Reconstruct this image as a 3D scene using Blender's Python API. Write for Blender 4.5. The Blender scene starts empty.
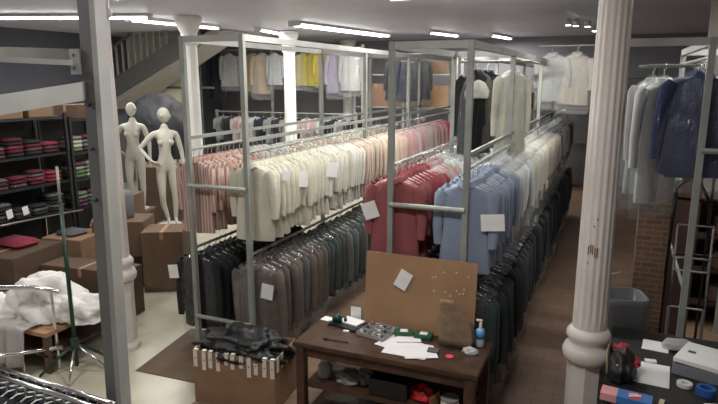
import bpy, bmesh, math, random
from mathutils import Vector, Matrix, noise
random.seed(7)
PI = math.pi
S = bpy.context.scene
COL = S.collection
# ------------------------------------------------------------------ camera, world, exposure
F = 600.0; H = 2.9
PITCH = math.atan(124/600); YAW = math.atan(261/math.hypot(600, 124))
cd = bpy.data.cameras.new('camera'); cam = bpy.data.objects.new('camera', cd); COL.objects.link(cam)
cd.sensor_width = 36; cd.lens = F/718*36; cd.clip_start = .05
cam.location = (0, 0, H); cam.rotation_euler = (PI/2-PITCH, 0, YAW)
S.camera = cam
S.view_settings.view_transform = 'Standard'; S.view_settings.look = 'None'
S.view_settings.gamma = 1; S.view_settings.use_curve_mapping = False
S.view_settings.exposure = 0.0
w = bpy.data.worlds.new('world'); S.world = w; w.use_nodes = True
w.node_tree.nodes['Background'].inputs[0].default_value = (.6, .62, .7, 1)
w.node_tree.nodes['Background'].inputs[1].default_value = .25
S.cycles.transparent_max_bounces = 32; S.cycles.max_bounces = 7
LAMP_POWER = 1.0
CEIL = 4.0
# ------------------------------------------------------------------ materials
MATS = {}
def mat(name, col, rough=.6, metal=0, bump=0, bscale=40, var=0, vscale=6, emit=0, spec=.5, sheen=0):
    if name in MATS: return MATS[name]
    m = bpy.data.materials.new(name); m.use_nodes = True; nt = m.node_tree; b = nt.nodes['Principled BSDF']
    c = (*col, 1)
    b.inputs['Base Color'].default_value = c; b.inputs['Roughness'].default_value = rough
    b.inputs['Metallic'].default_value = metal; b.inputs['Specular IOR Level'].default_value = spec
    if emit: b.inputs['Emission Color'].default_value = c; b.inputs['Emission Strength'].default_value = emit
    tc = nt.nodes.new('ShaderNodeTexCoord')
    if var:
        n = nt.nodes.new('ShaderNodeTexNoise'); n.inputs['Scale'].default_value = vscale; n.inputs['Detail'].default_value = 4
        nt.links.new(tc.outputs['Object'], n.inputs['Vector'])
        r = nt.nodes.new('ShaderNodeValToRGB')
        r.color_ramp.elements[0].position = .3; r.color_ramp.elements[1].position = .7
        r.color_ramp.elements[0].color = (*[x*(1-var) for x in col], 1); r.color_ramp.elements[1].color = (*[min(1, x*(1+var)) for x in col], 1)
        nt.links.new(n.outputs['Fac'], r.inputs[0]); nt.links.new(r.outputs[0], b.inputs['Base Color'])
    if bump:
        n = nt.nodes.new('ShaderNodeTexNoise'); n.inputs['Scale'].default_value = bscale; n.inputs['Detail'].default_value = 3
        nt.links.new(tc.outputs['Object'], n.inputs['Vector'])
        bp = nt.nodes.new('ShaderNodeBump'); bp.inputs['Strength'].default_value = bump; bp.inputs['Distance'].default_value = .02
        nt.links.new(n.outputs['Fac'], bp.inputs['Height']); nt.links.new(bp.outputs[0], b.inputs['Normal'])
    MATS[name] = m; return m
def brickmat(name, c1, c2, mortar, scale, bw=.5, rh=.25, ms=.02, rough=.6, off=.5, rot=None):
    m = mat(name, c1, rough); nt = m.node_tree; b = nt.nodes['Principled BSDF']
    t = nt.nodes.new('ShaderNodeTexBrick'); t.offset = off
    t.inputs['Color1'].default_value = (*c1, 1); t.inputs['Color2'].default_value = (*c2, 1); t.inputs['Mortar'].default_value = (*mortar, 1)
    t.inputs['Scale'].default_value = scale; t.inputs['Brick Width'].default_value = bw; t.inputs['Row Height'].default_value = rh
    t.inputs['Mortar Size'].default_value = ms
    tc = nt.nodes.new('ShaderNodeTexCoord'); mp = nt.nodes.new('ShaderNodeMapping')
    if rot: mp.inputs['Rotation'].default_value = rot
    nt.links.new(tc.outputs['Object'], mp.inputs['Vector']); nt.links.new(mp.outputs[0], t.inputs['Vector'])
    n = nt.nodes.new('ShaderNodeTexNoise'); n.inputs['Scale'].default_value = 1.7; n.inputs['Detail'].default_value = 5
    nt.links.new(tc.outputs['Object'], n.inputs['Vector'])
    r = nt.nodes.new('ShaderNodeValToRGB'); r.color_ramp.elements[0].position = .3; r.color_ramp.elements[1].position = .7
    r.color_ramp.elements[0].color = (.72, .72, .72, 1); r.color_ramp.elements[1].color = (1, 1, 1, 1)
    nt.links.new(n.outputs['Fac'], r.inputs[0])
    mx = nt.nodes.new('ShaderNodeMixRGB'); mx.blend_type = 'MULTIPLY'; mx.inputs[0].default_value = 1
    nt.links.new(t.outputs[0], mx.inputs[1]); nt.links.new(r.outputs[0], mx.inputs[2]); nt.links.new(mx.outputs[0], b.inputs['Base Color'])
    bp = nt.nodes.new('ShaderNodeBump'); bp.inputs['Strength'].default_value = .25; bp.inputs['Distance'].default_value = .01; bp.invert = True
    nt.links.new(t.outputs['Fac'], bp.inputs['Height']); nt.links.new(bp.outputs[0], b.inputs['Normal'])
    return m
def stripemat(name, c1, c2, scale):
    m = mat(name, c1, .85); nt = m.node_tree; b = nt.nodes['Principled BSDF']
    tc = nt.nodes.new('ShaderNodeTexCoord'); wv = nt.nodes.new('ShaderNodeTexWave'); wv.inputs['Scale'].default_value = scale
    wv.inputs['Distortion'].default_value = 1.0
    r = nt.nodes.new('ShaderNodeValToRGB'); r.color_ramp.elements[0].color = (*c1, 1); r.color_ramp.elements[1].color = (*c2, 1)
    r.color_ramp.elements[0].position = .4; r.color_ramp.elements[1].position = .6
    nt.links.new(tc.outputs['Object'], wv.inputs['Vector']); nt.links.new(wv.outputs['Fac'], r.inputs[0]); nt.links.new(r.outputs[0], b.inputs['Base Color'])
    return m
def filmmat(name, tint, gloss=.35, haze=.12, base=.055):
    m = bpy.data.materials.new(name); m.use_nodes = True; nt = m.node_tree; nt.nodes.clear()
    out = nt.nodes.new('ShaderNodeOutputMaterial'); tr = nt.nodes.new('ShaderNodeBsdfTransparent'); tr.inputs[0].default_value = (.97, .98, .98, 1)
    gl = nt.nodes.new('ShaderNodeBsdfGlossy'); gl.inputs['Roughness'].default_value = .12; gl.inputs[0].default_value = (.95, .97, 1, 1)
    df = nt.nodes.new('ShaderNodeBsdfDiffuse'); df.inputs[0].default_value = (*tint, 1)
    m1 = nt.nodes.new('ShaderNodeMixShader'); m1.inputs[0].default_value = haze
    nt.links.new(tr.outputs[0], m1.inputs[1]); nt.links.new(df.outputs[0], m1.inputs[2])
    m2 = nt.nodes.new('ShaderNodeMixShader'); lw = nt.nodes.new('ShaderNodeLayerWeight'); lw.inputs[0].default_value = .25
    mm = nt.nodes.new('ShaderNodeMath'); mm.operation = 'MULTIPLY'; mm.inputs[1].default_value = gloss; nt.links.new(lw.outputs['Facing'], mm.inputs[0])
    ad = nt.nodes.new('ShaderNodeMath'); ad.operation = 'ADD'; ad.inputs[1].default_value = base; nt.links.new(mm.outputs[0], ad.inputs[0])
    nt.links.new(ad.outputs[0], m2.inputs[0]); nt.links.new(m1.outputs[0], m2.inputs[1]); nt.links.new(gl.outputs[0], m2.inputs[2])
    tc = nt.nodes.new('ShaderNodeTexCoord'); n = nt.nodes.new('ShaderNodeTexNoise'); n.inputs['Scale'].default_value = 13; n.inputs['Detail'].default_value = 4
    mp = nt.nodes.new('ShaderNodeMapping'); mp.inputs['Scale'].default_value = (1.6, 1.6, .6)
    nt.links.new(tc.outputs['Object'], mp.inputs[0]); nt.links.new(mp.outputs[0], n.inputs['Vector'])
    bp = nt.nodes.new('ShaderNodeBump'); bp.inputs['Strength'].default_value = 1; bp.inputs['Distance'].default_value = .06
    nt.links.new(n.outputs['Fac'], bp.inputs['Height']); nt.links.new(bp.outputs[0], gl.inputs['Normal'])
    nt.links.new(m2.outputs[0], out.inputs[0]); MATS[name] = m; return m

STEEL = mat('galvanised_steel', (.33, .345, .315), .5, .35, bump=.1, var=.12, vscale=5)
STEEL_L = mat('pale_grey_steel', (.44, .44, .42), .5, .2, var=.1, vscale=4)
CHROME = mat('chrome', (.75, .75, .75), .2, 1)
HANGER = mat('grey_plastic_hanger', (.62, .63, .62), .35)
HOOKM = mat('bright_hook', (.8, .8, .8), .25, .8)
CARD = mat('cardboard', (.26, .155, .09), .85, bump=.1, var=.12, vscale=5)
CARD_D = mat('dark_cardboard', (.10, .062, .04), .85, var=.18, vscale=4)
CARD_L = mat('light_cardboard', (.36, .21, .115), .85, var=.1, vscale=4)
PAPER = mat('paper', (.82, .81, .8), .8)
INK = mat('ink', (.12, .12, .14), .8)
WOOD = mat('dark_wood', (.07, .037, .024), .35, var=.35, vscale=9, bump=.1)
BLACKBAG = mat('black_bag_plastic', (.005, .005, .006), .5, bump=.5, bscale=18)
WHITEC = mat('white_cloth', (.75, .73, .7), .9, bump=.2, bscale=25)
PAINT = mat('column_paint', (.66, .61, .57), .55, bump=.12, bscale=14, var=.07, vscale=3)
MANNQ = mat('mannequin_shell', (.52, .50, .44), .4)
FILM = filmmat('clear_garment_film', (.75, .78, .77), .30, .015)
FILM_W = filmmat('milky_garment_film', (.8, .82, .8), .34, .07)
# ------------------------------------------------------------------ mesh helpers
class MB:
    def __init__(s): s.bm = bmesh.new()
    def box(s, x0, x1, y0, y1, z0, z1, bev=0):
        r = bmesh.ops.create_cube(s.bm, size=1)
        bmesh.ops.scale(s.bm, verts=r['verts'], vec=(abs(x1-x0), abs(y1-y0), abs(z1-z0)))
        bmesh.ops.translate(s.bm, verts=r['verts'], vec=((x0+x1)/2, (y0+y1)/2, (z0+z1)/2))
        if bev: 
            ed = list({e for v in r['verts'] for e in v.link_edges}); bmesh.ops.bevel(s.bm, geom=ed, offset=bev, segments=2, affect='EDGES')
        return s
    def bar(s, p, q, wd, ht=None, up=(0, 0, 1)):
        p, q = Vector(p), Vector(q); ht = ht or wd; d = (q-p); L = d.length; d.normalize()
        up = Vector(up)
        if abs(d.dot(up)) > .95: up = Vector((0, 1, 0))
        sx = d.cross(up).normalized(); sz = sx.cross(d)
        vs = [s.bm.verts.new(c + sx*a*wd/2 + sz*b*ht/2) for c in (p, q) for a, b in ((-1, -1), (1, -1), (1, 1), (-1, 1))]
        for f in ((0, 1, 2, 3), (7, 6, 5, 4), (0, 4, 5, 1), (1, 5, 6, 2), (2, 6, 7, 3), (3, 7, 4, 0)): s.bm.faces.new([vs[i] for i in f])
        return s
    def tube(s, pts, r, n=8, caps=True):
        pts = [Vector(p) for p in pts]; rs = r if isinstance(r, (list, tuple)) else [r]*len(pts); rings = []
        ref = None
        for i, p in enumerate(pts):
            d = (pts[min(i+1, len(pts)-1)]-pts[max(i-1, 0)]).normalized()
            if ref is None: ref = Vector((0, 0, 1)) if abs(d.z) < .9 else Vector((1, 0, 0))
            a = d.cross(ref).normalized(); b = a.cross(d); ref = b if abs(d.dot(ref)) > .99 else ref
            rings.append([s.bm.verts.new(p + (a*math.cos(t*2*PI/n)+b*math.sin(t*2*PI/n))*rs[i]) for t in range(n)])
        for A, B in zip(rings, rings[1:]):
            for k in range(n): s.bm.faces.new((A[k], A[(k+1) % n], B[(k+1) % n], B[k]))
        if caps: s.bm.faces.new(rings[0][::-1]); s.bm.faces.new(rings[-1])
        return s
    def lathe(s, prof, c=(0, 0, 0), n=24, flute=0, nf=16):
        rings = []
        for (r, z) in prof:
            fl = flute if isinstance(flute, (int, float)) else 0
            rings.append([s.bm.verts.new((c[0]+(r)*math.cos(t*2*PI/n), c[1]+r*math.sin(t*2*PI/n), c[2]+z)) for t in range(n)])
        for A, B in zip(rings, rings[1:]):
            for k in range(n): s.bm.faces.new((A[k], A[(k+1) % n], B[(k+1) % n], B[k]))
        s.bm.faces.new(rings[0][::-1]); s.bm.faces.new(rings[-1]); return s
    def poly(s, pts, t=.004, nrm=(0, 0, 1)):
        nrm = Vector(nrm)*t; a = [s.bm.verts.new(p) for p in pts]; b = [s.bm.verts.new(Vector(p)+nrm) for p in pts]
        s.bm.faces.new(a[::-1]); s.bm.faces.new(b); n = len(pts)
        for k in range(n): s.bm.faces.new((a[k], a[(k+1) % n], b[(k+1) % n], b[k]))
        return s
    def loft(s, rings, close=False):
        R = [[s.bm.verts.new(p) for p in r] for r in rings]; n = len(R[0])
        for A, B in zip(R, R[1:]):
            for k in range(n): s.bm.faces.new((A[k], A[(k+1) % n], B[(k+1) % n], B[k]))
        if close: s.bm.faces.new(R[0][::-1]); s.bm.faces.new(R[-1])
        return s
    def mesh(s, name, smooth=False):
        bmesh.ops.recalc_face_normals(s.bm, faces=s.bm.faces)
        me = bpy.data.meshes.new(name); s.bm.to_mesh(me); s.bm.free()
        if smooth:
            for p in me.polygons: p.use_smooth = True
        return me
    def build(s, name, m, parent=None, smooth=False, loc=(0, 0, 0), rz=0):
        return add(name, s.mesh(name, smooth), m, parent, loc, rz)
def add(name, me, m=None, parent=None, loc=(0, 0, 0), rz=0):
    o = bpy.data.objects.new(name, me); COL.objects.link(o)
    if m and not me.materials: me.materials.append(m)
    o.location = loc; o.rotation_euler = (0, 0, rz)
    if parent: o.parent = parent
    return o
def tag(o, label, cat, group=None, kind=None):
    o['label'] = label; o['category'] = cat
    if group: o['group'] = group
    if kind: o['kind'] = kind
    return o
def empty(name, label, cat, loc=(0, 0, 0), rz=0, group=None):
    o = bpy.data.objects.new(name, None); COL.objects.link(o); o.empty_display_size = .1
    o.location = loc; o.rotation_euler = (0, 0, rz); return tag(o, label, cat, group)
def struct(o): o['kind'] = 'structure'; return o
def setmat(o, m):
    o.material_slots[0].link = 'OBJECT'; o.material_slots[0].material = m
# ------------------------------------------------------------------ room shell
FLOOR_C = brickmat('cream_floor', (.54, .50, .39), (.52, .48, .375), (.45, .41, .33), 1, 1.2, 1.2, .004, rough=.3, off=0)
FLOOR_B = brickmat('terracotta_floor', (.24, .15, .10), (.19, .12, .08), (.14, .09, .065), 1, .34, .17, .006, rough=.5)
XL, XR, YB, YF = -12.6, 2.6, 17.5, -1.5
struct(MB().box(XL, -3.35, YF, YB, -.1, 0).build('floor', FLOOR_C))
struct(MB().box(-3.35, XR, YF, YB, -.1, 0).build('floor', FLOOR_B))
CEILM = mat('ceiling_paint', (.72, .73, .85), .45, var=.06, vscale=.6)
struct(MB().box(XL, XR, YF, YB, CEIL, CEIL+.1).build('ceiling', CEILM))
WALLM = mat('back_wall_paint', (.27, .26, .28), .8, var=.1, vscale=1)
WALLL = mat('left_wall_paint', (.10, .105, .13), .8, var=.1, vscale=1)
struct(MB().box(XL, XR, YB, YB+.1, 0, CEIL).build('wall_back', WALLM))
struct(MB().box(XL-.1, XL, YF, YB, 0, CEIL).build('wall_left', WALLL))
struct(MB().box(XR, XR+.1, YF, YB, 0, CEIL).build('wall_right', mat('right_wall_paint', (.17, .15, .14), .8)))
struct(MB().box(XL, XR, YF-.1, YF, 0, CEIL).build('wall_front', mat('front_wall_paint', (.45, .44, .45), .8)))
CREAMW = mat('cream_wall', (.72, .68, .52), .8)
struct(MB().box(XL, -10.35, 13.2, 13.3, 0, CEIL).build('wall_stair', CREAMW))
# staircase
st = empty('staircase', 'grey staircase rising to the right against the cream back wall', 'staircase', (0, 0, 0))
p0, p1 = Vector((-12.1, 11.8, 2.35)), Vector((-9.0, 11.8, 4.0))
DKG = mat('stair_grey', (.12, .12, .11), .7); PLG = mat('stair_plaster', (.34, .32, .29), .8)
b = MB(); b.bar(p0+Vector((0, 0, .15)), p1+Vector((0, 0, .15-.25)), .06, .42); b.build('stringer', DKG, st)
b = MB(); b.poly([(-12.1, 11.85, 2.1), (-12.1, 11.85, 2.35), (-8.8, 11.85, 3.98), (-8.4, 11.85, 3.98)], 1.0, (0, 1, 0)); b.build('soffit', PLG, st)
b = MB()
for i in range(11):
    t = i/11; x = -12.0+t*2.9; z = 2.45+t*1.5
    b.box(x, x+.27, 11.85, 12.8, z, min(z+.14, 3.97))
b.build('tread', DKG, st)
for i in range(15):
    x = -12.0+i*.2; z = 2.6+(x+12)*.52
    if z > 3.7: break
    MB().bar((x, 11.8, z), (x, 11.8, min(z+.85, 3.98)), .04).build('baluster', PLG, st)
MB().bar((-12.1, 11.8, 3.42), (-11.1, 11.8, 3.96), .06, .05).build('handrail', DKG, st)
# small window bars on the cream wall under the stairs
wr = empty('wall_rail', 'thin dark rail with upright fixed on cream wall under the stairs', 'rail', (-10.6, 13.15, 2.3))
MB().tube([(-.9, -.02, .35), (.9, -.02, .35)], .03).build('bar', DKG, wr); MB().tube([(0, -.02, -.1), (0, -.02, .9)], .02).build('upright', DKG, wr)

# columns ------------------------------------------------------------
def column(x, y, rad, ped, label, fl=True, n=64, P=None):
    P = P or PAINT
    c = empty('cast_iron_column', label, 'column', (x, y, 0))
    prof = [(rad*1.35, 0), (rad*1.35, .05), (rad*1.12, .09), (rad*1.12, ped-.2), (rad*1.16, ped-.15), (rad*1.2, ped-.13)]
    MB().lathe(prof, n=8 if fl else 16).build('pedestal', P, c)
    t = [(rad*1.22, ped-.13), (rad*1.42, ped-.1), (rad*1.48, ped-.05), (rad*1.36, ped-.01), (rad*1.14, ped+.01), (rad*1.16, ped+.04), (rad*1.3, ped+.07), (rad*1.28, ped+.1), (rad*1.04, ped+.14)]
    MB().lathe(t, n=32).build('base_moulding', P, c, True)
    b = MB(); rings = []
    zs = [ped+.13, ped+.25, ped+.3, 2.6, 3.3, 3.5]
    for i, z in enumerate(zs):
        r = rad*(1-.12*(z-ped)/2.7); a = 0 if i in (0, 5) else .045
        rings.append([(math.cos(k*2*PI/n)*r*(1-(a if k % 4 in (1, 2) else 0)), math.sin(k*2*PI/n)*r*(1-(a if k % 4 in (1, 2) else 0)), z) for k in range(n)])
    b.loft(rings).build('shaft', P, c, False)
    MB().lathe([(rad*.9, 3.48), (rad*1.15, 3.5), (rad*1.15, 3.55), (rad*.95, 3.58), (rad*1.0, 3.7), (rad*1.5, 3.86), (rad*1.6, 3.98)], n=32).build('capital', P, c, True)
    return c
cR = column(-.065, 4.55, .122, .94, 'large fluted white cast iron column beside the desk at the right')
CH = mat('chipped_paint', (.2, .1, .05), .9)
b = MB()
for k in range(9):
    a = -PI/2-.1+(k*.13-.3 if k < 5 else random.uniform(-.4, .4)); z = 1.7+(random.uniform(-.02, .02) if k < 5 else random.uniform(-.2, .25)); r = .1155
    p = Vector((math.cos(a)*r, math.sin(a)*r, z)); t = Vector((-math.sin(a), math.cos(a), 0))
    h = random.uniform(.03, .045) if k < 5 else .008
    b.bar(p-Vector((0, 0, h)), p+Vector((0, 0, h)), .008, .006)
b.build('paint_chip', CH, cR)
column(-4.77, 4.64, .122, .9, 'white column behind the grey upright at the left foreground')
for (y, l) in ((9.2, 'bright white column behind the mannequin and left of the hanging coats'), (12.9, 'white column between beige and yellow hanging garments at the back'), (16.3, 'far white column right of the yellow garments, smallest of the three in line')):
    column(-.7919833*y if y < 10 else (-.5663*y if y < 14 else -.4475*y), y, .15, .9, l, n=32, P=mat('lamplit_column_paint', (.86, .85, .82), .5))  # paint whitened to carry the light of the nearby lamps

# lamps ----------------------------------------------------------------
TUBE = mat('lamp_tube', (1, .98, 1), .5, emit=14)
def lamp(p, q, label, n=2, power=40, group=None, name='fluorescent_lamp', w=.16):
    p, q = Vector((*p, 0)), Vector((*q, 0)); c = (p+q)/2; L = (q-p).length; a = math.atan2((q-p).y, (q-p).x)
    o = empty(name, label, 'lamp', (c.x, c.y, CEIL), a, group)
    MB().box(-L/2, L/2, -w/2, w/2, -.05, 0).build('housing', mat('lamp_housing', (.6, .6, .6), .5), o)
    for k in range(n):
        y = (k-(n-1)/2)*w*.6
        MB().tube([(-L/2+.03, y, -.075), (L/2-.03, y, -.075)], .018).build('tube', TUBE, o)
    for s in (-1, 1): MB().box(s*(L/2-.03)-.015, s*(L/2-.03)+.015, -w/2, w/2, -.1, -.05).build('end_cap', mat('lamp_housing', (.6, .6, .6)), o)
    ld = bpy.data.lights.new('lamp_light', 'AREA'); ld.shape = 'RECTANGLE'; ld.size = L; ld.size_y = w; ld.energy = power*LAMP_POWER; ld.color = (1, .985, .93)
    l = bpy.data.objects.new('lamp_light', ld); COL.objects.link(l); l.parent = o; l.location = (0, 0, -.11)
    return o
lamp((-10.6, 7.45), (-7.6, 8.6), 'ceiling tube lamp crossing the top left corner above the stairs', 1, 60)
lamp((-8.3, 8.75), (-7.95, 11.0), 'ceiling tube lamp running back from beside the bright column capital', 1, 70)
lamp((-7.35, 11.6), (-7.6, 13.1), 'short ceiling tube lamp left of the second column', 1, 50)
lamp((-6.0, 10.8), (-5.5, 14.6), 'long twin tube ceiling lamp over the back of the left rack', 2, 130, w=.3)
lamp((-4.2, 13.9), (-3.85, 15.3), 'ceiling lamp above the gap between the two long racks', 1, 50)
lamp((-3.05, 15.4), (-2.8, 16.9), 'rearmost ceiling lamp above the right rack', 1, 50)
lamp((-2.9, 7.75), (-.6, 8.1), 'bright ceiling lamp at the top middle edge above the right rack', 2, 120)
for (x, y) in ((-5.6, 6.3), (-2.2, 5.0), (-1.0, 2.2), (-5.0, 2.0), (-8.6, 5.2), (1.4, 6.4)):  # unseen lamps added for extra light over the front
    lamp((x-.6, y), (x+.6, y), 'added ceiling tube lamp above the front part of the shop, out of view', 2, 55, 'added ceiling lamps over the front')
for i, (x, y) in enumerate(((-.98, 12.4), (-.86, 12.6), (-.66, 12.9), (-.58, 14.2))):  # glowing shapes added to show bright spots, no lamp known there
    o = empty('glowspot', 'small added white spotlight in a cluster near the top of the right column', 'glowspot', (x, y, CEIL), group='added ceiling glowspots by the right column')
    MB().lathe([(.05, -.12), (.07, -.04), (.04, 0)], n=12).build('spot_body', mat('lamp_housing', (.6, .6, .6)), o)
    MB().lathe([(.045, -.13), (.048, -.121)], n=12).build('spot_glow', TUBE, o)
#--SPLIT--
def blob(rx, ry, rz_, seed, amp=.25, freq=2.2, sub=4, crease=.06):
    bm = bmesh.new(); bmesh.ops.create_icosphere(bm, subdivisions=sub, radius=1); off = Vector((seed*3.7, seed*1.3, seed*.7))
    for v in bm.verts:
        n = v.co.normalized(); q = n*freq+off
        d = 1+amp*noise.noise(q)+crease*(1-abs(noise.noise(q*3.1))*2.5)+crease*.5*(1-abs(noise.noise(q*7))*2.5)
        v.co = Vector((n.x*rx*d, n.y*ry*d, max(n.z, -.35)*rz_*d+.3*rz_))
    me = bpy.data.meshes.new('heap'); bm.to_mesh(me); bm.free()
    z0 = min(v.co.z for v in me.vertices)
    for v in me.vertices: v.co.z -= z0
    for p in me.polygons: p.use_smooth = True
    return me
# ------------------------------------------------------------------ racks
def rack(name, label, xa, xb, ys, top, rail, low, front_bar):
    o = empty(name, label, 'clothes rack', (0, 0, 0))
    for x in (xa, xb):
        for y in ys:
            MB().box(x-.024, x+.024, y-.024, y+.024, 0, top).build('post', STEEL, o)
        MB().box(x-.022, x+.022, ys[0]+.024, ys[-1], top-.06, top).build('top_beam', STEEL_L, o)
        for z in (rail, low):
            MB().tube([(x, ys[0]+.03, z), (x, ys[-1], z)], .016).build('hanging_rail', STEEL, o)
            if z == rail and (xa < -3 or x == xb): MB().box(x-.012, x+.012, ys[0]+.03, ys[-1], z+.1, z+.135).build('side_beam', STEEL, o)
    for y in ys:
        MB().box(xa+.024, xb-.024, y-.02, y+.02, top-.06, top).build('top_cross_bar', STEEL_L, o)
    y = ys[0]
    MB().tube([(xa, y-.03, front_bar), (xb, y-.03, front_bar)], .022).build('cross_bar', STEEL, o)
    MB().tube([(xa, y-.03, .42), (xb, y-.03, .42)], .022).build('cross_bar', STEEL, o)
    return o
YA = (4.89, 7.9, 9.8, 12.6); YBk = (4.76, 6.8, 9.4, 12.3, 14.3)
rack('two_tier_clothes_rack', 'long grey steel two tier rack at the left with pink and cream shirts', -3.96, -3.27, YA, 3.30, 2.19, 1.16, 1.83)
RB = rack('two_tier_clothes_rack', 'long grey steel two tier rack at the right with coral and blue shirts', -1.73, -1.08, YBk, 3.19, 2.17, 1.2, 1.84)
rd = rack('two_tier_clothes_rack', 'grey steel rack at the right edge carrying the navy coats', .62, 1.25, (5.3, 7.6), 3.2, 3.05, 1.2, 2.35)

# ------------------------------------------------------------------ garments
def ringpts(hw, hd, z, slope, ph, fold, n=22, lean=0):
    out = []
    for k in range(n):
        a = k*2*PI/n; ca, sa = math.cos(a), math.sin(a)
        x = hw*math.copysign(abs(ca)**.8, ca)
        f = 1+fold*math.sin(ph+x*42)*.5 + fold*math.sin(ph*2.3+a*5)*.6
        out.append((x, hd*sa*f+lean, z-slope*abs(x)))
    return out
def body_mesh(length, hw, hem, seed, thick=.034, name='garment_body', sleeve=None, sl_len=.45):
    r = random.Random(seed); b = MB(); ph = r.uniform(0, 6)
    prof = [(.055, .03, .0, 0, 0), (.085, .034, -.012, .1, 0), (hw*.72, thick*.9, -.0, .28, .05), (hw, thick, -.022, .26, .12), (hw*1.02, thick*1.05, -.10, .18, .25), (hw*.97, thick, -.22, .05, .4),
            (hw*.95, thick*1.02, -length*.5, 0, .55), (hw*.5+hem*.5, thick*1.05, -length*.75, 0, .7), (hem, thick*1.1, -length+.01, 0, .8), (hem*.98, thick*1.05, -length, 0, .8)]
    b.loft([ringpts(a, d, z, s, ph, f) for a, d, z, s, f in prof], False)
    if sleeve: 
        for sd in (-1, 1): sleeve_rings(b, sd, hw, sl_len, r)
    return b.mesh(name, True)
def sleeve_rings(b, sd, hw, L, r):
    pts = [(hw*.86, -.07, .05), (hw*1.04, -.12, .062), (hw*1.14, -.26, .052), (hw*1.2, -.12-L*.6, .046), (hw*1.17, -.12-L, .04)]
    rings = []; fw = r.uniform(-.02, .01); ph = r.uniform(0, 6)
    for i, (x, z, rr) in enumerate(pts):
        n = 10
        rings.append([(sd*x+sd*rr*math.cos(k*2*PI/n), fw*i*.5+rr*.62*math.sin(k*2*PI/n)*(1+.12*math.sin(3*k+ph+i)), z+(.03*math.cos(k*2*PI/n) if i < 2 else 0)) for k in range(n)])
    b.loft(rings, False)
def sleeve_mesh(sd, hw, L, seed):
    b = MB(); sleeve_rings(b, sd, hw, L, random.Random(seed)); return b.mesh('sleeve', True)
def collar_mesh(seed, w=.062):
    b = MB(); R = []
    for (rr, z) in ((w, -.015), (w*.98, .028), (w*1.12, .022), (w*1.35, -.022)):
        R.append([(rr*math.cos(k*2*PI/14), rr*.62*math.sin(k*2*PI/14)-(.012 if math.sin(k*2*PI/14) < -.5 else 0), z - (.02 if k in (10, 11) else 0)) for k in range(14)])
    b.loft(R); return b.mesh('collar', True)
def hanger_mesh():
    b = MB()
    b.tube([(-.19, 0, -.075), (-.1, 0, -.03), (0, 0, .0), (.1, 0, -.03), (.19, 0, -.075)], .007, 6)
    b.tube([(-.19, 0, -.075), (.19, 0, -.075)], .004, 5)
    return b.mesh('hanger', True)
def hook_mesh():
    b = MB(); pts = [(0, 0, 0), (0, 0, .085)]+[(.0+.024*math.sin(t*PI/6), 0, .109-.024*math.cos(t*PI/6)) for t in range(1, 10)]
    b.tube(pts, .0042, 5); return b.mesh('hook', True)
def cover_mesh(length, hw, seed, thick=.06):
    r = random.Random(seed); b = MB(); ph = r.uniform(0, 6)
    prof = [(.03, .015, .05, 0, 0), (.1, .035, .015, .1, .1), (hw*.8, thick*.7, .015, .24, .3), (hw*1.22, thick*.9, -.05, .2, .4), (hw*1.32, thick, -.25, .0, .5),
            (hw*1.3, thick, -length*.6, 0, .6), (hw*1.22, thick*1.1, -length-.05, 0, .7), (hw*1.1, thick*.8, -length-.14, 0, .8)]
    b.loft([ringpts(a, d, z, s, ph, f, 20) for a, d, z, s, f in prof]); return b.mesh('plastic_cover', True)
def placket_mesh(length):
    b = MB(); b.box(-.012, .012, -.046, -.04, -length+.05, -.06)
    return b.mesh('placket')
HANG, HOOK = hanger_mesh(), hook_mesh()
HANG.materials.append(HANGER); HOOK.materials.append(HOOKM)
def kit(length, hw, hem, sl, thick=.034):
    d = dict(len=length, hw=hw)
    d['body'] = [body_mesh(length, hw, hem, s, thick) for s in range(4)]
    d['full'] = [body_mesh(length, hw, hem, s+20, thick, sleeve=True, sl_len=sl) for s in range(4)]
    d['sl'] = [(sleeve_mesh(-1, hw, sl, s), sleeve_mesh(1, hw, sl, s+9)) for s in range(3)]
    d['collar'] = [collar_mesh(s) for s in range(2)]
    d['cover'] = [cover_mesh(length, hw, s, thick*1.2) for s in range(4)]
    d['placket'] = placket_mesh(length)
    dm = mat('plain_fabric', (.7, .7, .7), .85)
    for k in ('body', 'full', 'collar'): [m.materials.append(dm) for m in d[k]]
    for a, c in d['sl']: a.materials.append(dm); c.materials.append(dm)
    d['placket'].materials.append(dm)
    for m in d['cover']: m.materials.append(FILM)
    return d
SHIRT = kit(.74, .20, .225, .40)
SHORT = kit(.66, .20, .22, .24)
JACK = kit(.80, .225, .235, .56, .038)
COAT = kit(.93, .225, .26, .6, .04)
LONG = kit(1.0, .215, .22, .58, .05)
FILM_S = filmmat('shiny_garment_film', (.75, .78, .77), .42, .015, .13)
def fab(name, col, **k):
    a = dict(rough=.88, bump=.25, bscale=30, var=.06, vscale=5); a.update(k)
    return mat(name, col, **a)
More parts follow.
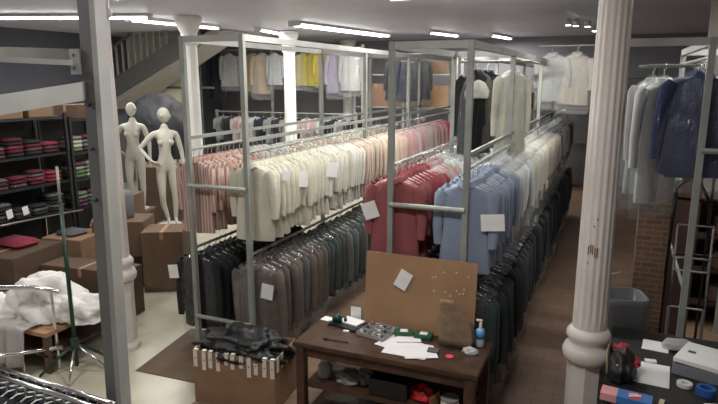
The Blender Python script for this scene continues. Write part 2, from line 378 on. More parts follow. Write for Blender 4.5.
def garment(K, name, label, cat, group, x, y, z, m, detail=2, cover=None, hook=True, face=0, scale=1, hmat=None, tilt=0):
    """body mesh is the top-level object; neck at z-.1 below the rail"""
    rz = random.uniform(-.07, .07)+face; r = random.randrange(4)
    me = K['body'][r] if detail >= 1 else K['full'][r]
    o = add(name, me, None, None, (x, y, z-.125), rz); setmat(o, m); tag(o, label, cat, group)
    o.scale = (scale*random.uniform(.95, 1.05), 1, scale*random.uniform(.96, 1.04)); o.rotation_euler.x = tilt+random.uniform(-.02, .02); o.rotation_euler.y = random.uniform(-.05, .05)
    if detail >= 1:
        s = K['sl'][random.randrange(3)]
        for mm in s: c = add('sleeve', mm, None, o); setmat(c, m)
        c = add('collar', K['collar'][r % 2], None, o); setmat(c, m)
    if detail >= 2:
        c = add('placket', K['placket'], None, o); setmat(c, m)
    h = add('hanger', HANG, None, o, (0, 0, .004))
    if hmat: setmat(h, hmat)
    if hook: add('hook', HOOK, None, h)
    if cover:
        c = add('plastic_cover', K['cover'][r], None, o); setmat(c, cover)
    return o
def CN(m): return m.name.split('.')[0].replace('_cotton', '').replace('_wool', '').replace('_', ' ')
def row(x, y0, z, segs, step0, step1, ylen, first=None, detail_n=16, jit=.018, face=0):
    """segs: (count, kit, name, category, [materials], label, group, cover)"""
    n = sum(s[0] for s in segs); i = 0; y = y0
    for (cnt, K, name, cat, mats, label, group, cover) in segs:
        for k in range(cnt):
            mt_ = random.choice(mats); lab, grp = label.format(c=CN(mt_)), group
            if k == 0 and i: lab = 'frontmost '+lab
            if k == cnt-1: lab = 'rearmost '+lab
            if len(lab.split()) > 16: lab = ' '.join(lab.split()[:16])
            if i == 0 and first: lab, grp = first, None
            garment(K, name, lab, cat, grp, x+random.uniform(-jit, jit), y, z, mt_, 2 if i < detail_n//2 else (1 if i < detail_n else 0), cover, hook=i < 60, face=face)
            y += (step0+(step1-step0)*i/n)*random.uniform(.85, 1.15); i += 1
    return y
cream = [fab('cream_cotton', (.58, .56, .46)), fab('ivory_cotton', (.62, .60, .53)), fab('pale_cream_cotton', (.56, .54, .43))]
beige = [fab('beige_cotton', (.50, .41, .31)), fab('sand_cotton', (.45, .37, .29)), fab('tan_pink_cotton', (.50, .37, .30))]
pinkd = [fab('dusty_pink_cotton', (.44, .31, .28)), fab('rose_cotton', (.45, .23, .23)), fab('grey_pink_cotton', (.42, .34, .33)), fab('coral_pink_cotton', (.44, .26, .24))]
magenta = [fab('magenta_cotton', (.55, .05, .16)), fab('deep_pink_cotton', (.5, .09, .18))]
pstripe = [stripemat('pink_stripe', (.5, .3, .26), (.58, .5, .44), 9), fab('salmon_cotton', (.48, .31, .26)), stripemat('rust_stripe', (.36, .19, .15), (.52, .41, .36), 9)]
greyw = [fab('grey_white_cotton', (.42, .39, .36)), fab('stone_cotton', (.48, .45, .42))]
coral = [fab('coral_red_cotton', (.25, .045, .05)), fab('faded_red_cotton', (.27, .075, .08))]
blue = [fab('light_blue_cotton', (.24, .29, .39)), fab('pale_blue_cotton', (.31, .36, .45))]
white = [fab('white_cotton', (.66, .67, .67)), fab('off_white_cotton', (.60, .60, .56)), fab('greyish_white_cotton', (.5, .52, .53))]
greyc = [fab('pale_grey_cotton', (.42, .42, .41)), fab('warm_grey_cotton', (.40, .37, .33)), fab('beige_grey_cotton', (.46, .42, .36)), fab('dark_grey_cotton', (.22, .22, .22))]
dark = [fab('charcoal_wool', (.022, .024, .028)), fab('navy_black_wool', (.016, .02, .032)), fab('black_wool', (.013, .013, .015))]
brown = [fab('taupe_wool', (.13, .105, .085)), fab('brown_grey_wool', (.105, .085, .07)), fab('grey_wool', (.11, .11, .105))]
teal = [fab('dark_teal_wool', (.035, .06, .055)), fab('dark_green_grey_wool', (.045, .055, .05)), fab('slate_wool', (.05, .055, .06))]
# left rack
row(-4.0, 5.02, 2.19, [
    (12, SHIRT, 'shirt', 'shirt', pstripe, '{c} shirt in the front left bunch on the left rack', 'pink striped shirts on the left rack', None),
    (7, SHIRT, 'shirt', 'shirt', greyw, '{c} shirt behind the pink striped shirts on the left rack', 'greyish shirts on the left rack', None),
    (26, SHIRT, 'shirt', 'shirt', cream+beige, '{c} shirt far back on the outer upper rail of the left rack', 'pale shirts on the outer rail of the left rack', None)],
    .075, .17, 0, 'frontmost pink striped shirt on the left rack, beside the corner post')
row(-3.27, 5.0, 2.19, [
    (26, SHIRT, 'shirt', 'shirt', cream, '{c} shirt on the right side front of the left rack', 'cream shirts on the left rack', None),
    (18, SHIRT, 'shirt', 'shirt', beige, '{c} shirt between the cream and the dusty pink ones on the left rack', 'beige shirts on the left rack', None),
    (22, SHIRT, 'shirt', 'shirt', pinkd, '{c} shirt in the rear part of the left rack', 'dusty pink shirts on the left rack', None),
    (4, SHIRT, 'shirt', 'shirt', magenta, '{c} shirt at the far end of the left rack', 'magenta shirts on the left rack', None)],
    .082, .125, 0, 'frontmost cream shirt on the left rack, against the right corner post', 20)
row(-4.0, 5.0, 1.16, [
    (9, JACK, 'jacket', 'jacket', dark, '{c} jacket in plastic low at the front left corner of the left rack', 'near black jackets on the left rack', FILM),
    (8, JACK, 'jacket', 'jacket', dark, '{c} jacket deeper along the outer lower rail of the left rack', 'dark jackets deeper in the left rack', None)], .1, .13, 0,
    'frontmost near black jacket on the left rack, with a paper at its shoulder')
row(-3.27, 4.98, 1.16, [
    (11, JACK, 'jacket', 'jacket', brown, '{c} jacket in plastic low beside the open carton on the left rack', 'taupe jackets on the left rack', FILM_S),
    (26, JACK, 'jacket', 'jacket', teal+brown[2:], '{c} jacket low in the gap between the racks behind the front jackets', 'dark teal jackets on the left rack', FILM)], .1, .14, 0,
    'frontmost taupe jacket on the left rack, with a white paper on its chest')
# right rack
row(-1.73, 4.84, 2.17, [
    (9, SHIRT, 'shirt', 'shirt', coral, '{c} shirt at the front left of the right rack', 'coral red shirts on the right rack', None),
    (4, SHIRT, 'shirt', 'shirt', pinkd, '{c} shirt right behind the coral red shirts', 'dusty pink shirts on the right rack', None),
    (32, SHIRT, 'shirt', 'shirt', white+greyc[:3], '{c} shirt on the inner upper rail of the right rack', 'white and grey shirts on the inner rail of the right rack', FILM)],
    .085, .2, 0, 'frontmost coral red shirt on the right rack, above the cardboard sheet')
row(-1.08, 4.84, 2.17, [
    (12, SHIRT, 'shirt', 'shirt', blue, '{c} shirt at the front of the right rack by the aisle', 'light blue shirts on the right rack', None),
    (12, SHIRT, 'shirt', 'shirt', white, '{c} shirt behind the light blue shirts on the aisle side', 'white shirts on the aisle side of the right rack', FILM_S),
    (16, SHIRT, 'shirt', 'shirt', cream+white[1:2], '{c} shirt in plastic midway along the aisle side of the right rack', 'cream shirts on the aisle side of the right rack', FILM),
    (12, SHIRT, 'shirt', 'shirt', beige+greyc[1:3], '{c} shirt in plastic beyond the cream ones by the aisle', 'beige shirts on the aisle side of the right rack', FILM),
    (27, SHIRT, 'shirt', 'shirt', greyc+dark[:1], '{c} shirt at the far end of the aisle side, right rack', 'grey shirts at the far end of the right rack', FILM)],
    .085, .135, 0, 'frontmost light blue shirt on the right rack, with a paper on its chest', 20)
row(-1.08, 4.9, 1.2, [
    (24, COAT, 'coat', 'coat', teal+dark, '{c} coat in shiny plastic low by the aisle near the table', 'dark coats in plastic by the aisle, front half', FILM_S),
    (46, COAT, 'coat', 'coat', dark+teal, '{c} coat low by the aisle in the rear half, right rack', 'dark coats by the aisle, rear half', FILM_S)],
    .1, .15, 0, 'frontmost dark coat on the right rack, beside the table corner', 8)
row(-1.73, 4.95, 1.2, [
    (14, JACK, 'jacket', 'jacket', teal, '{c} jacket low behind the cardboard sheet on the right rack', 'slate jackets on the right rack', None)], .14, .2, 0)
# top-tier garments on the right rack and the pieces hung at the back
def hung(K, name, label, cat, x, y, z, m, cover=None, group=None, face=0, scale=1, detail=2, hook=True):
    return garment(K, name, label, cat, group, x, y, z, m, detail, cover, hook, face, scale)
TOPR = RB
MB().tube([(-1.08, 7.0, 3.1), (-1.08, 12.3, 3.1)], .014).build('rod', STEEL, TOPR)
MB().tube([(-1.73, 7.0, 3.08), (-.9, 7.0, 3.08)], .014).build('rod', STEEL, TOPR)
MB().tube([(-1.2, 9.9, 3.38), (-.3, 9.9, 3.38)], .014).build('rod', STEEL, TOPR)
pt = hung(COAT, 'dress', 'black dress with a pale round top in plastic, high on the right rack', 'dress', -1.52, 7.02, 3.09, dark[2], FILM_W, face=.9, scale=1)
g_ = add('pale_top', blob(.19, .085, .15, 51, .15), white[1], pt, (0, 0, -.30))
hung(COAT, 'dress', 'long black dress in plastic between the pale topped dress and the cream gown', 'dress', -1.45, 7.3, 3.09, dark[1], FILM, face=.5, scale=1)
hung(COAT, 'gown', 'long cream gown in plastic, high on the right rack', 'gown', -1.12, 7.12, 3.09, cream[0], FILM_W, face=1.0)
hung(SHIRT, 'white_coat', 'pale coat in clear plastic on the far top rail, the left one of two', 'coat', -.98, 9.9, 3.38, greyc[0], FILM_W)
hung(SHIRT, 'white_coat', 'pale coat in clear plastic on the far top rail, nearest the big column', 'coat', -.62, 9.9, 3.38, greyc[2], FILM_W)
BACKR = empty('long_clothes_rail', 'high rail across the back of the shop left of the racks', 'rail', (0, 0, 0))
MB().tube([(-11.4, 14.8, 3.68), (-6.2, 14.8, 3.68)], .02).build('rod', STEEL, BACKR)
for x in (-11.4, -8.95, -6.2): MB().box(x-.03, x+.03, 14.77, 14.83, 0, 3.75).build('post', STEEL, BACKR)
lilac = fab('lilac_cotton', (.36, .32, .42)); yellow = fab('mustard_cotton', (.52, .42, .06)); olive = fab('olive_cotton', (.42, .36, .15)); orange = fab('orange_beige_cotton', (.55, .36, .19))
spec = [(-10.75, dark[1], 'long dark coat at the left end of the back rail', None, LONG, 'coat', 1.25), (-10.35, greyc[0], 'grey garment behind the long dark coat on the back rail', FILM_W, COAT, 'dress', 1),
    (-9.55, orange, 'orange beige dress in plastic left of the second column', FILM, COAT, 'dress', 1.1), (-9.25, beige[0], 'beige dress in plastic beside the orange beige one', FILM_W, COAT, 'dress', 1.15), (-8.85, white[0], 'white garment in plastic just left of the second column', FILM_W, COAT, 'dress', .9),
    (-7.95, olive, 'olive garment right of the second column on the back rail', FILM_W, COAT, 'dress', .9), (-7.65, yellow, 'mustard yellow blouse in plastic on the back rail', FILM, SHIRT, 'blouse', 1.15), (-7.35, yellow, 'mustard yellow blouse in plastic nearer the lilac dress', FILM, SHIRT, 'blouse', 1.05), (-6.95, lilac, 'lilac dress in plastic beside the third column', FILM_W, COAT, 'dress', 1.1), (-6.55, greyc[0], 'grey dress in plastic at the right end of the back rail', FILM_W, COAT, 'dress', 1.1)]
for (x, m, l, cv, K, cat, sc) in spec:
    hung(K, cat, l, cat, x, 14.8, 3.68, m, cv, face=random.uniform(-.2, .5), scale=sc)
BACK2 = empty('low_clothes_rail', 'lower rail under the back row of dresses', 'rail', (0, 0, 0))
MB().tube([(-10.2, 13.9, 2.0), (-6.0, 13.9, 2.0)], .018).build('rod', STEEL, BACK2)
for x in (-10.2, -6.0): MB().box(x-.03, x+.03, 13.87, 13.93, 0, 2.05).build('post', STEEL, BACK2)
for i in range(16):
    x = -10.0+i*.26
    m = [greyc[3], dark[0], pinkd[2], fab('pale_pink', (.5, .36, .36)), greyc[0], dark[1], greyc[3], dark[0]][i % 8]
    hung(SHORT, 'shirt', ['dark grey', 'near black', 'dusty pink', 'pale pink', 'light grey', 'navy black', 'dark grey', 'near black'][i % 8]+' short garment on the low back rail beneath the dresses', 'shirt', x, 13.9, 2.0, m, None, 'short garments on the low back rail', face=.9, detail=0)
# dark coats and cartons at the back right
cs = empty('storage_shelf', 'grey shelf with cartons against the back wall, between the two racks', 'shelf', (-5.2, 15.2, 0))
for x in (-1.4, 0, 1.4):
    for y in (0, .6): MB().box(x-.03, x+.03, y-.03, y+.03, 0, 3.5).build('post', STEEL_L, cs)
for z in (1.2, 2.15, 3.0): MB().box(-1.43, 1.43, 0, .6, z-.03, z).build('shelf_board', STEEL, cs)
def carton(x, y, z, w, d, h, label, m=CARD, rz=0, tape=True, group=None, lab=False):
    o = MB().box(-w/2, w/2, -d/2, d/2, 0, h, .006).build('cardboard_box', m, None, False, (x, y, z), rz); tag(o, label, 'box', group)
    if tape: MB().box(-.025, .025, -d/2-.003, d/2+.003, h-.1, h+.003).build('tape', CARD_L, o)
    if lab: 
        MB().box(w/2-.22, w/2-.08, -d/2-.006, -d/2-.001, h*.45, h*.85).build('paper_label', PAPER, o)
        MB().box(w/2-.2, w/2-.1, -d/2-.008, -d/2-.006, h*.6, h*.66).build('printed_mark', INK, o)
    return o
carton(-6.0, 15.5, 2.15, .75, .5, .6, 'brown carton on the back shelf just right of the third column', mat('reddish_cardboard', (.22, .13, .09), .85), lab=False)
carton(-5.15, 15.5, 2.15, .6, .5, .35, 'brown carton in the middle of the back shelf', CARD)
carton(-4.35, 15.5, 2.15, .7, .5, .55, 'tan carton at the right end of the back shelf', CARD)
carton(-4.4, 15.5, 3.0, .7, .5, .4, 'dark carton on the top board of the back shelf', CARD_D)
MB().tube([(-1.4, -.3, 3.5), (1.4, -.3, 3.5)], .018).build('front_rail', STEEL, cs)
for i in range(3):
    hung(COAT, 'coat', ['left', 'middle', 'right'][i]+' one of three dark coats in plastic hanging in front of the back shelf', 'coat', -5.25+i*.28, 14.9, 3.5, dark[i], FILM, 'dark coats before the back shelf', face=.3, scale=1.1)
sh2 = empty('dark_shelving', 'dark wall shelf holding grey cartons at the far end of the right rack', 'shelf', (-1.6, 16.4, 0))
for z in (1.3, 2.1, 2.9): MB().box(-2.2, 2.4, 0, .5, z-.03, z).build('shelf_board', DKG, sh2)
for x in (-2.2, 0, 2.4): MB().box(x-.03, x+.03, 0, .5, 0, 3.2).build('side_panel', DKG, sh2)
for i, (x, z, l) in enumerate(((-3.2, 2.1, 'left'), (-2.4, 2.1, 'middle'), (-.1, 2.1, 'right'))):
    carton(x, 16.65, z, .62, .42, .42, 'greyish carton on the far wall shelf, the %s one of three' % l, mat('grey_cardboard', (.25, .22, .2), .9))
# navy coats at right
navy = [fab('navy_wool', (.028, .038, .10)), fab('dark_navy_wool', (.022, .03, .08))]
y = 5.42
for i in range(7):
    hung(JACK, 'coat', 'navy coat in clear plastic at the right edge, %s' % ('frontmost left of the post' if i == 0 else 'behind the frontmost one'), 'coat', .60, y, 3.05, navy[i % 2], FILM if i in (0, 4) else None, None if i == 0 else 'navy coats behind the frontmost', face=.12); y += .12
y = 5.45
for i in range(5):
    hung(JACK, 'coat', 'navy coat right of the grey post, cut by the right frame edge', 'coat', 1.12, y, 3.05, navy[i % 2], FILM if i == 0 else None, 'navy coats right of the post', face=-.1); y += .14
for i, (x, y_) in enumerate(((.34, 5.75), (.27, 6.1))):
    hung(LONG, 'long_garment', ['long white garment in milky plastic beside the navy coats', 'second long white garment in milky plastic nearer the column'][i], 'garment bag', x, y_, 3.0, [white[0], greyc[0]][i], FILM_W, face=.75, scale=1.0)
MB().box(.05, .60, 5.28, 5.32, 3.14, 3.2).build('top_arm', STEEL_L, rd)
MB().tube([(.2, 5.7, 3.0), (.64, 5.7, 3.0)], .012).build('short_arm', STEEL, rd)
MB().tube([(.15, 6.1, 3.0), (.64, 6.1, 3.0)], .012).build('short_arm', STEEL, rd)
#--SPLIT--
# ------------------------------------------------------------------ blobs and cloth heaps
# ------------------------------------------------------------------ hanging papers
def paper(x, y, z, w, h, label, rz=0, ry=0, marks=True, rx=0):
    o = MB().box(-w/2, w/2, -.0015, .0015, -h/2, h/2).build('paper_sheet', PAPER, None, False, (x, y, z)); o.rotation_euler = (rx, ry, rz)
    tag(o, label, 'paper')
    if marks:
        b = MB()
        for k in range(2):
            xx = -w*.28
            for j in range(4): b.bar((xx, -.0026, h*(.08-k*.2)+random.uniform(-.006, .006)), (xx+w*.1, -.0026, h*(.08-k*.2)+random.uniform(-.006, .006)), .003, .001); xx += w*.15
        b.build('handwriting', mat('grey_pen', (.45, .45, .5), .8), o)
    return o
paper(-1.66, 4.6, 1.74, .13, .15, 'tilted white paper hanging at the coral shirts beside the right rack post', .2, -.35).location = (-1.93, 4.78, 1.76)
paper(-.86, 4.795, 1.745, .19, .14, 'white paper with writing pinned to the light blue shirts', .1, -.08)
paper(-3.1, 4.915, .79, .13, .16, 'white paper on the chest of the front taupe jacket', .1, .15)
paper(-4.26, 4.9, .86, .11, .15, 'white paper at the shoulder of the front near black jacket', .2, -.1)
paper(-2.99, 5.5, 1.86, .16, .17, 'white paper stuck on the cream shirts, nearer the corner post', 1.2, .1, False)
paper(-2.98, 6.2, 1.86, .18, .17, 'white paper stuck on the cream shirts, farther along the left rack', 1.2, .15, False)
paper(-2.98, 5.15, 1.95, .09, .1, 'small white tag on the front cream shirt beside the post', .9, .1, False)
paper(-.82, 8.6, 1.45, .1, .12, 'small pale tag on the coats along the aisle', 1.3, 0, False)
# ------------------------------------------------------------------ table
tb = empty('wooden_table', 'dark brown wooden table with lower shelf in front of the right rack', 'table', (-1.56, 4.36, 0))
MB().box(-.77, .77, -.30, .35, .715, .755, .006).build('table_top', WOOD, tb)
MB().box(-.72, .72, -.27, -.25, .63, .715).build('apron', WOOD, tb); MB().box(-.72, .72, .30, .32, .63, .715).build('apron', WOOD, tb)
for sx in (-1, 1):
    MB().box(sx*.73-.02, sx*.73+.01, -.24, .30, .63, .715).build('apron', WOOD, tb)
    for y in (-.255, .305): MB().box(sx*.71-.038, sx*.71+.038, y-.038, y+.038, 0, .715, .004).build('leg', WOOD, tb)
MB().box(-.70, .70, -.24, .2, .34, .365).build('lower_shelf', WOOD, tb)
MB().box(-.70, .70, -.24, .2, .09, .115).build('lower_shelf', WOOD, tb)
T = .757
cb = MB().box(-.49, .49, -.006, .006, 0, .66).build('cardboard_sheet', CARD_L, None, False, (-1.435, 4.635, T)); cb.rotation_euler = (-.1, 0, -.0)
tag(cb, 'big flat cardboard sheet leaning upright at the back of the table', 'cardboard')
paper(-1.57, 4.65, T+.45, .115, .16, 'tilted white paper taped on the cardboard sheet', 0, .45).rotation_euler = (-.1, .45, 0)
b = MB()
for k in range(12): x = random.uniform(.1, .42); z = random.uniform(.28, .58); b.box(x, x+.012, -.011, -.006, z, z+.012)
b.build('pin', mat('pale_sticker', (.7, .6, .4), .6), cb)
cb2 = MB().box(-.32, .32, -.005, .005, 0, .42).build('cardboard_sheet', CARD, None, False, (-1.86, 4.68, T)); cb2.rotation_euler = (-.04, 0, 0)
tag(cb2, 'second cardboard sheet half hidden behind the big one', 'cardboard'); cb2.location.x = -1.3
def flat(name, label, cat, x, y, z, w, d, m=PAPER, rz=0, t=.003):
    o = MB().box(-w/2, w/2, -d/2, d/2, 0, t).build(name, m, None, False, (x, y, z), rz); return tag(o, label, cat)
flat('note_card', 'small white card at the left back of the wooden table', 'paper', -2.27, 4.6, T, .1, .09, PAPER, -.1)
flat('white_card', 'upright white card behind the note pad on the table', 'paper', -2.02, 4.67, T, .1, .002, PAPER, 0, .13)
o = MB().box(-.14, .14, -.1, .1, 0, .02).build('note_pad_tray', mat('black_plastic', (.012, .012, .014), .4), None, False, (-2.04, 4.55, T), -.25); tag(o, 'black tray holding a white note pad on the wooden table', 'tray')
flat('note_pad', 'white note pad lying in the black tray', 'notepad', -2.02, 4.58, T+.021, .2, .13, PAPER, -.25, .012)
BLK = MATS['black_plastic']
o = empty('tape_dispenser', 'dark green black tape dispenser at the left of the wooden table', 'tape dispenser', (-2.14, 4.53, T), .5)
MB().box(-.08, .08, -.03, .03, 0, .025, .006).build('base', mat('dark_green_plastic', (.012, .05, .045), .35), o)
b = MB(); b.tube([(0, -.025, .05), (0, .025, .05)], .045, 18); b.build('tape_roll', MATS['dark_green_plastic'], o, True)
b = MB(); b.tube([(-.02, -.03, .05), (-.02, .03, .05)], .012, 10); b.box(.06, .085, -.03, .03, .02, .055); b.build('cutter', BLK, o)
flat('eraser', 'small white eraser in front of the note pad tray', 'eraser', -2.0, 4.41, T, .05, .025, PAPER, .1, .012)
o = empty('tray_of_notions', 'pale grey divided tray of small sewing pieces on the table', 'tray', (-1.74, 4.49, T), -.2)
TR = mat('grey_tray_plastic', (.33, .33, .32), .5)
MB().box(-.13, .13, -.13, .13, 0, .008).build('tray_base', TR, o)
b = MB()
for x in (-.13, -.045, .045, .13): b.box(x-.003, x+.003, -.13, .13, .008, .035)
for y in (-.13, -.04, .045, .13): b.box(-.13, .13, y-.003, y+.003, .008, .036)
b.build('divider', TR, o)
nm = [mat('white_thread', (.8, .8, .78), .7), mat('dark_thread', (.05, .05, .06), .7), mat('brown_thread', (.25, .15, .1), .7), mat('grey_thread', (.4, .4, .42), .7)]
for i in range(3):
    for j in range(3):
        for k in range(2):
            q = MB().lathe([(.014, 0), (.014, .003), (.01, .004), (.01, .024), (.014, .025), (.014, .028)], n=10).build('thread_spool', nm[(i*2+j+k) % 4], None, True)
            c = math.cos(-.2); s_ = math.sin(-.2); lx, ly = -.088+i*.088+(k-.5)*.034, -.085+j*.088+random.uniform(-.012, .012)
            q.location = (-1.74+lx*c-ly*s_, 4.49+lx*s_+ly*c, T+.0085); tag(q, 'tiny thread spool lying in the divided grey tray', 'spool', 'spools in the divided tray')
GB = mat('green_card', (.015, .09, .045), .5)
for (x, y, r, l) in ((-1.52, 4.54, .3, 'dark green box behind the white papers on the table, left one'), (-1.35, 4.55, .1, 'dark green box with white lid band beside the paper bag')):
    o = MB().box(-.075, .075, -.05, .05, 0, .04, .003).build('green_box', GB, None, False, (x, y, T), r); tag(o, l, 'box')
    MB().box(-.03, .035, -.025, .03, .04, .043).build('white_sticker', PAPER, o)
for i, (x, y, w_, d_, r, l) in enumerate(((-1.50, 4.36, .32, .25, -.25, 'white paper on the table left of the large sheet'), (-1.40, 4.29, .36, .27, .02, 'large white paper in the middle of the table top'), (-1.29, 4.26, .26, .2, .45, 'white paper sticking out under the dark square'), (-1.45, 4.46, .2, .12, .4, 'white paper touching the left green box'))):
    flat('paper_sheet', l, 'paper', x, y, T+.003*i*1.1, w_, d_, PAPER, r, .002)
flat('dark_swatch', 'small dark grey square on top of the white papers', 'swatch', -1.2, 4.33, T+.013, .09, .08, mat('swatch_grey', (.09, .09, .09), .8), .1, .005)
b = MB().lathe([(.03, 0), (.035, .003), (.015, .006)], n=7).build('pink_tag', mat('hot_pink', (.9, .06, .16), .6), None, False, (-1.06, 4.3, T)); tag(b, 'small bright pink tag at the right of the table top', 'tag')
b = MB(); b.tube([(-.1, 0, .006), (.09, .01, .006)], .005, 6); b.tube([(-.13, -.0, .008), (-.1, 0, .008)], .013, 6); o = b.build('screwdriver', mat('pen_dark', (.03, .02, .02), .4), None, False, (-1.98, 4.2, T)); tag(o, 'thin dark awl lying at the front left of the table', 'tool')
# brown paper bag
PB = mat('brown_paper', (.22, .15, .095), .8, bump=.9, bscale=14, var=.12, vscale=12)
rings = []
for z, wx, wy, ox in ((0, .14, .07, 0), (.08, .15, .075, 0), (.16, .135, .055, -.015), (.22, .115, .042, -.03), (.27, .095, .035, -.05), (.31, .075, .03, -.07), (.36, .065, .032, -.085), (.38, .05, .025, -.09)):
    rings.append([(ox+wx*math.copysign(abs(math.cos(k*PI/12))**.5, math.cos(k*PI/12))*(1+.06*math.sin(5*k+z*30)), wy*math.copysign(abs(math.sin(k*PI/12))**.5, math.sin(k*PI/12))*(1+.1*math.sin(4*k+z*20)), z) for k in range(24)])
rings = [[(p[0]+.016*noise.noise(Vector(p)*14), p[1]+.014*noise.noise(Vector(p)*17+Vector((5, 0, 0))), p[2]+(.02*noise.noise(Vector(p)*11) if p[2] > .05 else 0)) for p in r] for r in rings]
b = MB().loft(rings, True).build('brown_paper_bag', PB, None, True, (-1.06, 4.53, T), .1); tag(b, 'crumpled brown paper bag with twisted top on the table', 'bag')
o = empty('spray_bottle', 'small bottle with light blue label at the right end of table', 'bottle', (-.88, 4.58, T))
MB().lathe([(.03, 0), (.034, .01), (.034, .12), (.026, .15), (.012, .16), (.012, .175)], n=18).build('bottle_body', mat('clear_pale_plastic', (.55, .62, .66), .2), o, True)
MB().lathe([(.0352, .07), (.0352, .145)], n=18).build('label_band', mat('light_blue_label', (.1, .35, .75), .4), o, True)
b = MB(); b.lathe([(.013, .172), (.013, .2), (.006, .205), (.006, .22)], n=12); b.box(-.035, .012, -.007, .007, .215, .23); b.build('pump', PAPER, o)
o = MB(); o = add('bubble_wrap', blob(.06, .04, .035, 4, .3), mat('clear_wrap', (.5, .5, .5), .15)); o.location = (-.92, 4.42, T); tag(o, 'small crumpled clear wrap at the foot of the paper bag', 'wrap')
# lower shelf
SZ = .367
o = empty('plastic_bottle', 'pale plastic container at the left of the table lower shelf', 'container', (-2.15, 4.3, SZ))
MB().lathe([(.06, 0), (.065, .02), (.065, .1), (.035, .13), (.035, .15)], n=16).build('body', mat('milky_plastic', (.4, .4, .38), .3), o, True); MB().lathe([(.038, .15), (.038, .175)], n=16).build('cap', PAPER, o)
for i, (x, y, s) in enumerate(((-1.92, 4.3, 3), (-1.78, 4.36, 8))):
    o = add('plastic_pouch', blob(.11, .09, .07, s, .3), mat('pouch_plastic', (.28, .27, .24), .25)); o.location = (x, y, SZ); tag(o, ['greyish plastic pouch beside the pale container on the lower shelf', 'greyish plastic pouch beside the black crate on the lower shelf'][i], 'pouch')
o = empty('black_crate', 'black open crate on the lower shelf of the table', 'crate', (-1.52, 4.28, SZ))
b = MB(); b.box(-.16, .16, -.13, .13, 0, .01); b.build('crate_base', BLK, o)
for (a, c, d_, e) in ((-.16, .16, -.13, -.122), (-.16, .16, .122, .13), (-.16, -.152, -.122, .122), (.152, .16, -.122, .122)): MB().box(a, c, d_, e, .01, .15).build('crate_wall', BLK, o)
o = add('red_bag', blob(.09, .07, .08, 12, .35), mat('red_plastic', (.55, .03, .04), .3)); o.location = (-1.26, 4.26, SZ); tag(o, 'crumpled red plastic bag on the lower shelf of the table', 'bag')
flat('cardboard_piece', 'small upright cardboard piece between red bag and white tin', 'cardboard', -1.14, 4.2, SZ, .005, .14, CARD_L, -.3, .1)
o = empty('white_tin', 'round white tin on the lower shelf of the table', 'tin', (-1.02, 4.2, SZ))
MB().lathe([(.07, 0), (.07, .085)], n=24).build('tin_body', mat('tin_white', (.6, .58, .54), .4), o, True); MB().lathe([(.073, .085), (.073, .1), (.06, .102), (.058, .097)], n=24).build('lid', mat('tin_lid', (.3, .28, .26), .4), o)
# ------------------------------------------------------------------ carton of black bags
o = empty('open_carton', 'open cardboard carton on the floor filled with black plastic, left of table', 'box', (-2.98, 4.32, 0), .12)
W_, D_, H_ = .40, .24, .5
for (a, c, d_, e) in ((-W_, W_, -D_, -D_+.008), (-W_, W_, D_-.008, D_), (-W_, -W_+.008, -D_+.008, D_-.008), (W_-.008, W_, -D_+.008, D_-.008)): MB().box(a, c, d_, e, 0, H_).build('side_wall', CARD, o)
MB().box(-W_+.008, W_-.008, -D_+.008, D_-.008, 0, .01).build('bottom', CARD, o)
SP = mat('white_strip', (.72, .69, .62), .7)
for k in range(11):
    x = -.37+k*.074+random.uniform(-.008, .008); h = random.uniform(.10, .19)
    b = MB(); b.box(x-.018, x+.02, -D_-.006, -D_-.001, H_-h, H_+.01); b.box(x-.018, x+.02, -D_-.006, -D_+.03, H_+.002, H_+.01)
    st_ = b.build('white_strip', SP, o); MB().box(x-.006, x+.006, -D_-.008, -D_-.006, H_-h*.5, H_-h*.5+.012).build('printed_mark', INK, st_)
for k in range(4):
    y = -.18+k*.1; b = MB(); b.box(W_+.001, W_+.006, y-.02, y+.02, H_-.13, H_+.01); b.build('white_strip', SP, o)
    b = MB(); b.box(-W_-.006, -W_-.001, y-.02, y+.02, H_-.11, H_+.01); b.build('white_strip', SP, o)
fl = add('black_bag_heap', blob(.40, .23, .18, 5, .4, 2.5, 5, .09), BLACKBAG); fl.location = (-2.98, 4.32, .38); fl.rotation_euler.z = .12; fl.scale=(1,1,1.0)
tag(fl, 'shiny black plastic bags heaped in the open carton', 'plastic bags')
mt = MB().poly([(-4.27, 4.26, .002), (-3.42, 4.3, .002), (-3.40, 5.5, .002), (-4.42, 5.32, .002)], .004).build('floor_mat', CARD_D); tag(mt, 'flat dark brown board on the pale floor before the left rack', 'mat')
b = MB()
